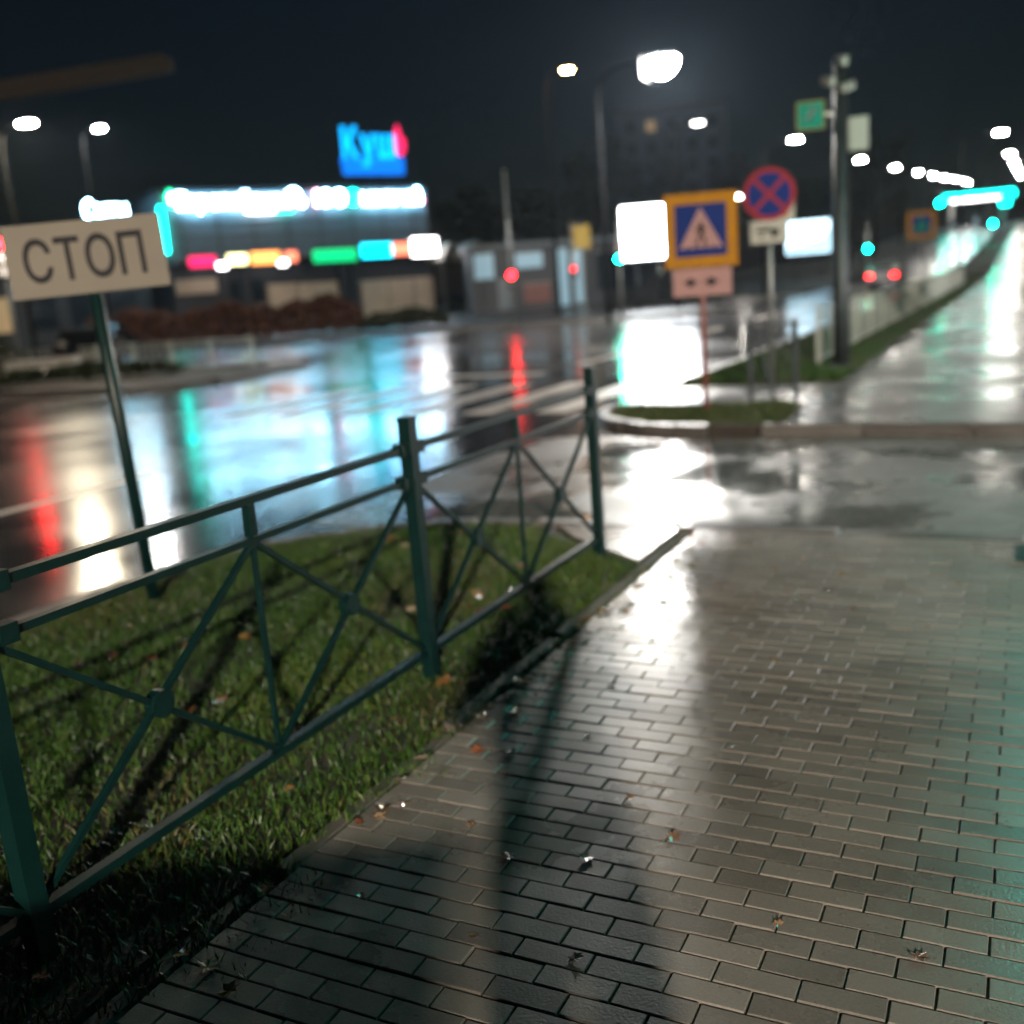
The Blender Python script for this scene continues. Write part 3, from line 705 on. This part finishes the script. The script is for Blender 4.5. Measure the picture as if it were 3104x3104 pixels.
write(g, 'Европейская', .15, 0, .12, 1.42, 7.75, 'sig_white', ext=.07, bold=.0)
MB().prism([(-.55, .9), (-.3, 1.35), (.02, 1.2), (.1, .75), (-.1, .2), (-.45, .35)], -.06, .06, 'y').build('emblem', 'sig_green', g)
MB().prism([(-.36, .86), (-.22, 1.1), (-.06, 1.0), (-.04, .7), (-.16, .45), (-.32, .55)], -.09, -.065, 'y').build('emblem_core', 'sig_white', g)
MB().disc((8.2, .8), .5, -.07, .07, 24).build('round_emblem', 'sig_white', g); MB().disc((8.7, .38), .28, -.06, .06, 20).build('round_emblem', 'sig_white', g)
MB().box((5.7, 0, -.14), (2.0, .1, .2)).build('strapline', 'box_white', g); MB().box((7.4, 0, -.14), (1.2, .1, .2)).build('strapline', 'sig_green', g)
MB().box((4.3, .14, .55), (9.6, .05, .08)).build('mounting_rail', 'dark_steel', g)
g = on_mall('illuminated_sign', 10.7, 8.08, 'white lit shop name beginning with four figures on the shopping centre')
write(g, '1000', .0, 0, .1, 1.5, 3.3, ['sig_pink', 'sig_white', 'sig_white', 'sig_teal'], ext=.07, bold=.0)
write(g, 'мелочей', 3.6, 0, .1, 1.45, 4.7, 'sig_white', ext=.07, bold=.0)
MB().box((8.45, 0, .3), (.12, .1, .5)).build('accent', 'sig_red', g); MB().box((4.2, .14, .5), (8.4, .05, .08)).build('mounting_rail', 'dark_steel', g)
g = on_mall('rooftop_sign', 13.0, 9.5, 'blue rooftop letters with red flame over a blue panel')
write(g, 'Куш', .15, 0, 1.95, 2.75, 4.1, 'sig_blue', ext=.1, bold=.07)
MB().prism([(.1, .75), (4.9, .75), (4.95, 1.95), (.0, 1.95)], .08, .2, 'y').build('panel', 'sig_blue2', g)
MB().prism([(4.35, 2.2), (4.75, 2.05), (5.05, 2.4), (5.1, 3.2), (4.85, 3.3), (4.6, 4.2), (4.4, 3.9), (4.3, 3.0)], -.06, .08, 'y').build('flame', 'sig_red', g)
for x in (.5, 2.4, 4.4):
    MB().bar((x, .3, 0), (x, .3, 4.0), .1, .1).build('strut', 'dark_steel', g); MB().bar((x, 1.6, 0), (x, .3, 3.0), .08, .08).build('brace', 'dark_steel', g)
for u0, u1, z0, z1, mt, lab in ((.82, 2.5, 4.37, 5.0, 'box_crimson', 'crimson lit shop sign box at the left end of the canopy'),
        (3.35, 4.6, 4.40, 5.02, 'box_yellow', 'pale yellow lit shop sign box on the canopy'),
        (4.95, 6.9, 4.35, 5.10, 'box_orange', 'orange lit shop sign box on the canopy'),
        (7.35, 8.1, 4.40, 5.05, 'box_coral', 'coral lit shop sign box beside the orange one'),
        (9.35, 12.5, 4.25, 5.05, 'box_green', 'long green lit shop sign box on the canopy'),
        (13.0, 15.3, 4.40, 5.30, 'box_cyan', 'cyan blue lit shop sign box on the canopy'),
        (15.45, 16.9, 4.46, 5.28, 'box_coral', 'red lit shop sign box between the cyan and white ones'),
        (17.0, 19.0, 4.30, 5.55, 'box_white', 'bright white lit shop sign box at the right end')):
    e = on_mall('shop_sign', (u0 + u1) / 2, z0, lab); q = Matrix.Rotation(MA, 3, 'Z') @ Vector((0, -1.85, 0)); e.location = e.location + q
    MB().box((0, 0, (z1 - z0) / 2), (u1 - u0, .24, z1 - z0)).build('face', mt, e, bevel=.03)
    MB().box((0, .15, (z1 - z0) / 2), (u1 - u0 + .08, .08, z1 - z0 + .08)).build('case', 'dark_steel', e)
for u, mt in ((2.95, 'box_white'), (7.1, 'box_white')):
    e = on_mall('projecting_light', u, 4.0, 'small white spotlight cluster hung under the canopy edge', 'lamp'); e['group'] = 'spotlights under the canopy'
    e.location = e.location + Matrix.Rotation(MA, 3, 'Z') @ Vector((0, -1.7, 0))
    for i in range(3): MB().tube([(i * .22 - .22, 0, .5), (i * .22 - .22, -.1, .2)], .1, 10).build('spot', mt, e)
    MB().box((0, 0, .58), (.7, .1, .1)).build('bar', 'dark_steel', e)
# left wing with its own name board
lw = empty('low_wing', MP + Matrix.Rotation(MA, 3, 'Z') @ Vector((-14.5, 3, 0)), MA, 'low dark wing building left of the shopping centre', 'building')
MB().box((7, 8, 3.4), (13.6, 16, 6.8)).build('wall', 'darkwall', lw); MB().box((7, 8, 6.95), (14, 16.4, .3)).build('roof_edge', 'mallwall', lw)
for i in range(5): MB().box((1.6 + i * 2.6, -.02, 2.2), (1.8, .1, 2.2)).build('window', 'win_warm' if i == 1 else 'glass', lw)
g = on_mall('illuminated_sign', -5.0, 7.55, 'short white lit name above the low wing')
write(g, 'Сити', .2, 0, .15, 1.55, 2.6, 'sig_white', ext=.07, bold=.0); MB().box((1.5, .14, .5), (2.8, .05, .08)).build('mounting_rail', 'dark_steel', g)
for x in (.4, 2.6): MB().bar((x, .14, -.5), (x, .14, .6), .08, .05).build('strut', 'dark_steel', g)
# pale arched entrance tents right of the centre
for k, u in enumerate((19.9, 22.0)):
    e = on_mall('arched_canopy', u, 0, 'pale arched entrance canopy at the right end of the shopping centre', 'canopy'); e['group'] = 'arched canopies'
    b = MB(); n = 10
    arc = [(-1.0 + 2.0 * i / n, 3.9 + 1.2 * math.sin(math.pi * i / n)) for i in range(n + 1)]
    b.prism(arc + [(a[0] * .94, a[1] - .08) for a in arc[::-1]], -2.6, -.3, 'y'); b.build('vault', 'white', e)
    for x in (-.95, .95): MB().tube([(x, -2.5, 0), (x, -2.5, 3.95)], .06, 8).build('post', 'steel', e)
# kiosk pavilion behind the red signal
kx = empty('glass_pavilion', (-1.5, 66.0, 0), R(4), 'low glazed pavilion with pale panels behind the red signal', 'building')
MB().box((6, 3, 2.0), (12, 6, 4.0)).build('wall', 'darkwall', kx); MB().box((6, 2.8, 4.12), (12.6, 6.8, .22)).build('roof', 'mallwall', kx)
for u0, u1, z0, z1, mt in ((.3, 1.5, 2.2, 3.7, 'win_ice'), (1.7, 2.6, .2, 2.0, 'mallwall'), (2.9, 4.6, 2.7, 3.6, 'win_ice'), (3.3, 5.0, .5, 1.7, 'rust'), (5.6, 6.2, .2, 3.7, 'win_ice'), (6.5, 7.2, .3, 3.6, 'win_ice'), (8, 11, 1.0, 3.3, 'glass')):
    f = MB().box(((u0 + u1) / 2, -.03, (z0 + z1) / 2), (u1 - u0, .1, z1 - z0)).build('panel', mt, kx)
    MB().box(((u0 + u1) / 2, -.09, z1 + .04), (u1 - u0 + .1, .06, .06)).build('frame', 'steel', f)
# apartment block far behind the billboard
ab = empty('apartment_block', (26.0, 150.0, 0), R(-8), 'dark blue grey apartment block far behind the white billboard', 'building')
MB().box((0, 8, 12), (15, 16, 24)).build('wall', 'farwall', ab); MB().box((0, 8, 24.3), (15.4, 16.4, .6)).build('roof', 'darkwall', ab)
for r_ in range(8):
    for c_ in range(5):
        f = MB().box((-5.6 + c_ * 2.8, -.05, 2.4 + r_ * 2.8), (1.3, .12, 1.4)).build('window', 'win_warm' if (r_ * 5 + c_ * 3) % 17 == 4 else 'glass', ab)
# ------------------------------------------------------------------ petrol station at the top of the climb
p = W(214, -9); gz = hill(214, -9)
ps = empty('petrol_station', (p.x, p.y, gz), R(-27), 'petrol station canopy with bright teal lit fascia at the hilltop', 'petrol station')
MB().box((0, 5, 5.6), (12.5, 10, .9)).build('canopy', 'white', ps)
MB().box((0, -.06, 5.6), (12.3, .12, .8)).build('fascia', 'sig_teal', ps); MB().box((6.36, 4.9, 5.6), (.12, 9.6, .8)).build('fascia', 'sig_teal', ps); MB().box((4.9, -.2, 4.2), (1.6, .12, 1.8)).build('price_panel', 'sig_teal', ps)
MB().box((0, 5, 5.1), (9, 6, .06)).build('canopy_light', 'box_white', ps)
for x in (-4.5, 4.5):
    for y in (2, 8): MB().box((x, y, 2.6), (.4, .4, 5.2)).build('column', 'white', ps)
for x in (-4.5, 0, 4.5): MB().box((x, 5, .9), (.8, .6, 1.8)).build('pump', 'mallwall', ps)

# ------------------------------------------------------------------ cars
def car(loc, rz, paint, label, lights=True):
    e = empty('parked_car' if not lights else 'car', loc, rz, label, 'car')
    prof = [(-2.1, .35), (-2.12, .72), (-2.05, .98), (-1.75, 1.06), (-1.35, 1.42), (-.2, 1.47), (.55, 1.36), (1.15, .98), (1.95, .84), (2.1, .62), (2.08, .34)]
    b = MB(); n = len(prof); rows = ((-.82, .93), (-.88, 1.0), (.88, 1.0), (.82, .93))
    for x, k in rows:
        for y, z in prof:
            q = 1.0 if z < 1.0 else 1 - (z - 1.0) * .42
            b.v.append((x * q, y * (1 if abs(x) > .85 else .985), .34 + (z - .34) * (1 if abs(x) > .85 else .985)))
    for i in range(3):
        for j in range(n): k = (j + 1) % n; b.f.append((i * n + j, i * n + k, (i + 1) * n + k, (i + 1) * n + j))
    b.f.append(tuple(range(n))[::-1]); b.f.append(tuple(3 * n + j for j in range(n)))
    b.build('body', paint, e, bevel=.03)
    MB().prism([(-.62, 1.10), (.62, 1.10), (.56, 1.38), (-.56, 1.38)], -.012, .012, 'y').build('rear_window', 'carglass', e).location = (0, -1.60, .0)
    MB().prism([(-.64, 1.02), (.64, 1.02), (.58, 1.32), (-.58, 1.32)], -.012, .012, 'y').build('windscreen', 'carglass', e).location = (0, .95, 0)
    for sx in (-1, 1):
        MB().prism([(-1.3, 1.02), (.75, 1.0), (.35, 1.33), (-.2, 1.40), (-1.1, 1.37)], sx * .80, sx * .815, 'x').build('side_window', 'carglass', e)
        MB().prism([(.0, 0), (.16, .0), (.16, .1), (0, .12)], -.05, .05, 'y').build('mirror', paint, e).location = (sx * .86 - (.16 if sx < 0 else 0), .62, 1.0)
        for y in (-1.3, 1.3):
            ty = MB().prism([(y + .33 * math.cos(2 * math.pi * i / 18), .33 + .33 * math.sin(2 * math.pi * i / 18)) for i in range(18)], sx * .70, sx * .90, 'x').build('wheel', 'rubber', e)
            MB().prism([(y + .2 * math.cos(2 * math.pi * i / 10), .33 + .2 * math.sin(2 * math.pi * i / 10)) for i in range(10)], sx * .90, sx * .91, 'x').build('rim', 'chrome', ty)
        MB().box((sx * .66, -2.1, .80), (.3, .09, .17)).build('tail_light', 'tail' if lights else 'lens_off', e)
        MB().box((sx * .64, 2.03, .68), (.34, .12, .14)).build('headlight', 'head' if lights else 'chrome', e)
    MB().box((0, -2.13, .62), (.52, .02, .12)).build('number_plate', 'white', e); MB().box((0, -2.12, .42), (1.6, .06, .16)).build('bumper', 'rubber', e)
    return e
p = W(64.0, -7.3, -.10); car(p, STREET, 'carsilver', 'silver car with red tail lights driving away beyond the railing')
p = W(19.6, -25.2, 0.0); car((-12.6, 33.0, -.12), R(8), 'carblack', 'black car with its lights off beside the traffic island', False)

# ------------------------------------------------------------------ left traffic island: rail, planter, shrubs
ri = railing('island_railing', 'low dark railing on the traffic island', 21.3, 30.0, -18.6, 7, 36, .8, 0)
ri.rotation_euler = (0, 0, R(63)); ri.location = W(21.9, -18.6, 0)
pn = empty('concrete_planter', (-12.9, 29.3, 0), R(6), 'pale concrete planter in two blocks on the traffic island', 'planter')
MB().box((-.5, 0, .28), (.78, .6, .56), ch=.04).build('block', 'white', pn); MB().box((.48, 0, .28), (1.08, .6, .56), ch=.04).build('block', 'white', pn)

def leafcloud(n, fn, size, name):
    """n small bent leaf faces at points given by fn()"""
    P = np.array([fn() for _ in range(n)]); a = np.random.rand(n) * 6.283; b = np.random.rand(n) * 2 - 1; c = np.sqrt(1 - b * b)
    U = np.stack([c * np.cos(a), c * np.sin(a), b], 1); r = np.random.randn(n, 3); Vv = np.cross(U, r); Vv /= np.linalg.norm(Vv, axis=1)[:, None] + 1e-9
    sz = size * (.6 + .8 * np.random.rand(n))[:, None]
    V = np.stack([P - U * sz, P + Vv * sz * .55, P + U * sz, P - Vv * sz * .55], 1).reshape(-1, 3)
    F = (np.arange(n)[:, None] * 4 + np.arange(4)[None]).tolist()
    me = bpy.data.meshes.new(name); me.from_pydata(V.tolist(), [], [tuple(f) for f in F]); me.update()
    at = me.attributes.new('tint', 'FLOAT', 'FACE'); at.data.foreach_set('value', np.random.rand(n).astype(np.float32) * .5)
    return me
def hedge(loc, rz, L, Hh, D, mat, name, label, n, group=None, size=.12):
    e = empty(name, loc, rz, label, 'hedge', group)
    def f():
        while True:
            x = random.uniform(-L / 2, L / 2); y = random.uniform(-D / 2, D / 2); z = random.uniform(.1, Hh)
            k = 1 + .12 * math.sin(x * 1.3 + 1) + .08 * math.sin(x * 3.7); endf = 1 - max(0, abs(x) - L / 2 + 1.1) ** 2 / 2.2
            if z < Hh * .86 * k * endf and (z > Hh * .5 or abs(y) > D * .25 or random.random() < .4): return (x, y, z)
    o = link('foliage', leafcloud(n, f, size, 'foliage'), mat, e)
    b = MB()
    for i in range(max(3, int(L / .9))): x = -L / 2 + .5 + i * (L - 1) / max(2, int(L / .9) - 1); b = MB().tube([(x, 0, 0), (x + random.uniform(-.15, .15), random.uniform(-.1, .1), Hh * .6)], [.03, .012], 6); b.build('stem', 'bark', e)
    return e
hedge((-14.0, 53.2, 0), R(-3), 14.5, 1.95, 1.5, 'hedge', 'clipped_hedge', 'rust brown clipped hedge in front of the shopping centre', 9000, size=.13)
hedge((-4.6, 51.0, 0), R(2), 4.5, 1.0, 1.3, 'shrub', 'low_shrub', 'low dark shrub right of the rust brown hedge', 2200, size=.11)
hedge((-16.4, 29.6, 0), R(8), 5.6, 1.5, 1.4, 'shrub', 'dark_shrub', 'dark shrub mass on the traffic island', 3500, size=.1)
hedge((-11.2, 27.0, 0), R(4), 6.0, .45, 1.0, 'shrub', 'low_shrub', 'knee high dark planting along the kerb of the traffic island', 2600, size=.09)

def tree_proto(Hh, cr, n, name, label, group):
    e = empty(name, (0, 0, 0), 0, label, 'tree', group)
    b = MB(); b.tube([(0, 0, -.1), (.05, .02, Hh * .3), (-.04, .05, Hh * .6), (.02, 0, Hh * .9)], [Hh * .022, Hh * .017, Hh * .011, .02], 8)
    tips = []
    for i in range(9):
        a = i * 2.4; z0 = Hh * (.28 + .06 * i); L = cr * random.uniform(.6, .95)
        tip = (math.cos(a) * L, math.sin(a) * L, z0 + L * random.uniform(.5, .9)); tips.append(tip)
        b.tube([(0, 0, z0), (tip[0] * .5, tip[1] * .5, z0 + (tip[2] - z0) * .35), tip], [Hh * .009, Hh * .006, .012], 6)
    b.build('trunk', 'bark', e, smooth=True)
    cl = []
    for tp in tips + [(0, 0, Hh * .9), (0, 0, Hh * .7)]:
        for _ in range(4): cl.append((tp[0] * random.uniform(.5, 1.1), tp[1] * random.uniform(.5, 1.1), tp[2] + random.uniform(-.08, .12) * Hh, cr * random.uniform(.16, .32)))
    def f():
        x, y, z, r_ = random.choice(cl); v = np.random.randn(3); v /= np.linalg.norm(v) + 1e-9; v *= r_ * random.random() ** .4
        return (x + v[0], y + v[1], z + v[2] * .8)
    link('crown', leafcloud(n, f, .16, 'crown'), 'crown', e)
    return e
tp = tree_proto(9.0, 3.4, 5200, 'street_tree', 'dark thin leafed tree standing among the far lamps', 'dark trees in the distance')
spots = [(-30, 62, 1.0), (-36, 50, 1.15), (3, 92, 1.1), (10, 98, 1.3), (17, 105, 1.15), (-2, 100, 1.2), (34, 118, 1.0), (44, 122, 1.2), (25, 110, 1.1), (-24, 90, 1.3), (-45, 80, 1.4), (60, 190, 1.3)]
for i, (x, y, k) in enumerate(spots):
    o = tp if i == 0 else clone(tp)
    s_ = x * SV[0] + y * SV[1]; t_ = x * TV[0] + y * TV[1]
    o.location = (x, y, hill(s_, t_)); o.scale = (k, k, k * random.uniform(.9, 1.15)); o.rotation_euler = (0, 0, random.uniform(0, 6.28))

# cantilever arm over the crossing, unlit
ca = empty('cantilever_mast', W(20.3, -28.6, 0), R(12), 'unlit steel cantilever arm reaching out over the road from the traffic island', 'mast')
MB().tube([(0, 0, 0), (0, 0, 7.9)], [.16, .11], 12).build('mast', 'steel', ca, smooth=True)
MB().bar((0, 0, 7.8), (7.2, 0, 8.75), .3, .5).build('arm', 'bark', ca); MB().box((6.9, 0, 8.72), (1.0, .5, .34), ch=.05).build('end_box', 'bark', ca)

# unseen shop past the driveway; its added sign tints the pavers teal
sh = empty('unseen_shop', W(15.5, 2.7, 0), STREET, 'unseen shop added beyond the driveway to carry the teal light', 'shop')
MB().box((2.6, 0, 1.9), (4.6, 8.0, 3.8)).build('wall', 'concrete', sh); MB().box((2.6, 0, 3.92), (5.0, 8.4, .2)).build('roof', 'darkwall', sh)
for y in (-2.6, 0.0, 2.6):
    f = MB().box((.28, y, 1.6), (.06, 1.9, 2.0)).build('window', 'box_white' if y else 'glass', sh); MB().box((.24, y, 2.66), (.08, 2.0, .08)).build('frame', 'steel', f); MB().box((.22, y, .56), (.14, 2.0, .06)).build('sill', 'concrete', f)
bl = empty('added_teal_sign', W(11.4, 2.9, 0), STREET, 'unseen sign added over the walkway to throw teal light on the pavers', 'sign')
MB().box((-1.55, 0, 4.6), (1.3, .24, 2.9)).build('face', 'sig_added', bl, bevel=.03); MB().box((-1.55, 0, 4.6), (1.4, .16, 3.0)).build('case', 'dark_steel', bl)
for z_ in (3.5, 5.7): MB().bar((-.9, 0, z_), (.4, 0, z_), .07, .07).build('bracket', 'dark_steel', bl)
MB().box((.35, 0, 3.0), (.22, .22, 6.0)).build('post', 'dark_steel', bl)
# unseen cabinet added behind the photographer to shade the near left ground
uc = empty('added_shade_cabinet', (-1.66, -4.4, 0), 0, 'added unseen two-door cabinet that shades the near left ground', 'cabinet')
MB().box((0, 0, 1.08), (2.93, .8, 2.0)).build('body', 'steel', uc, bevel=.01); MB().box((0, 0, .04), (2.7, .7, .1)).build('plinth', 'concrete', uc); MB().box((0, 0, 2.1), (3.0, .9, .05)).build('lid', 'dark_steel', uc)
for x in (-.72, .72):
    d_ = MB().box((x, .41, 1.08), (1.36, .03, 1.8)).build('door', 'steel', uc, bevel=.005); MB().box((x - .5 if x > 0 else x + .5, .44, 1.1), (.04, .04, .18)).build('handle', 'dark_steel', d_)

# ------------------------------------------------------------------ the photographer, standing behind the lens
ph = bpy.data.meshes.new('person')
J = [((.06, -.42, .98), .155), ((.06, -.41, 1.22), .165), ((.06, -.41, 1.40), .15), ((.06, -.40, 1.50), .075), ((.06, -.38, 1.60), .10), ((.06, -.39, 1.70), .085),
     ((.25, -.40, 1.40), .075), ((.33, -.28, 1.18), .06), ((.16, -.10, 1.40), .042), ((.10, -.06, 1.47), .035),
     ((-.13, -.40, 1.40), .075), ((-.23, -.28, 1.18), .06), ((-.10, -.10, 1.40), .042), ((-.05, -.06, 1.47), .035),
     ((.15, -.42, .90), .115), ((.16, -.40, .52), .075), ((.16, -.42, .10), .055), ((.17, -.27, .04), .045),
     ((-.03, -.42, .90), .115), ((-.05, -.40, .52), .075), ((-.06, -.42, .10), .055), ((-.08, -.27, .04), .045)]
E_ = [(0, 1), (1, 2), (2, 3), (3, 4), (4, 5), (2, 6), (6, 7), (7, 8), (8, 9), (2, 10), (10, 11), (11, 12), (12, 13), (0, 14), (14, 15), (15, 16), (16, 17), (0, 18), (18, 19), (19, 20), (20, 21)]
ph.from_pydata([j[0] for j in J], E_, []); ph.update()
po = link('person', ph, 'jacket'); tag(po, 'person in a dark hooded jacket standing on the pavers with both hands raised', 'person')
sk = po.modifiers.new('skin', 'SKIN'); sv = ph.skin_vertices[0].data
for i, (_, r_) in enumerate(J): sv[i].radius = (r_, r_)
sv[0].use_root = True
sb_ = po.modifiers.new('smooth', 'SUBSURF'); sb_.levels = 1; sb_.render_levels = 2

# ------------------------------------------------------------------ damp night air
hz = MB().box((50, 300, 14.2), (1900, 1900, 31.6)).build('haze', None)
hm = bpy.data.materials.new('damp_air'); hm.use_nodes = True; ht = hm.node_tree
ht.nodes.remove(ht.nodes['Principled BSDF']); vol = ht.nodes.new('ShaderNodeVolumePrincipled')
vol.inputs['Density'].default_value = .00028; vol.inputs['Color'].default_value = (.62, .78, .98, 1); vol.inputs['Anisotropy'].default_value = .45
ht.links.new(vol.outputs[0], ht.nodes['Material Output'].inputs['Volume']); hz.data.materials.append(hm)
tag(hz, 'thin damp night air over the whole street', 'haze', kind='stuff')
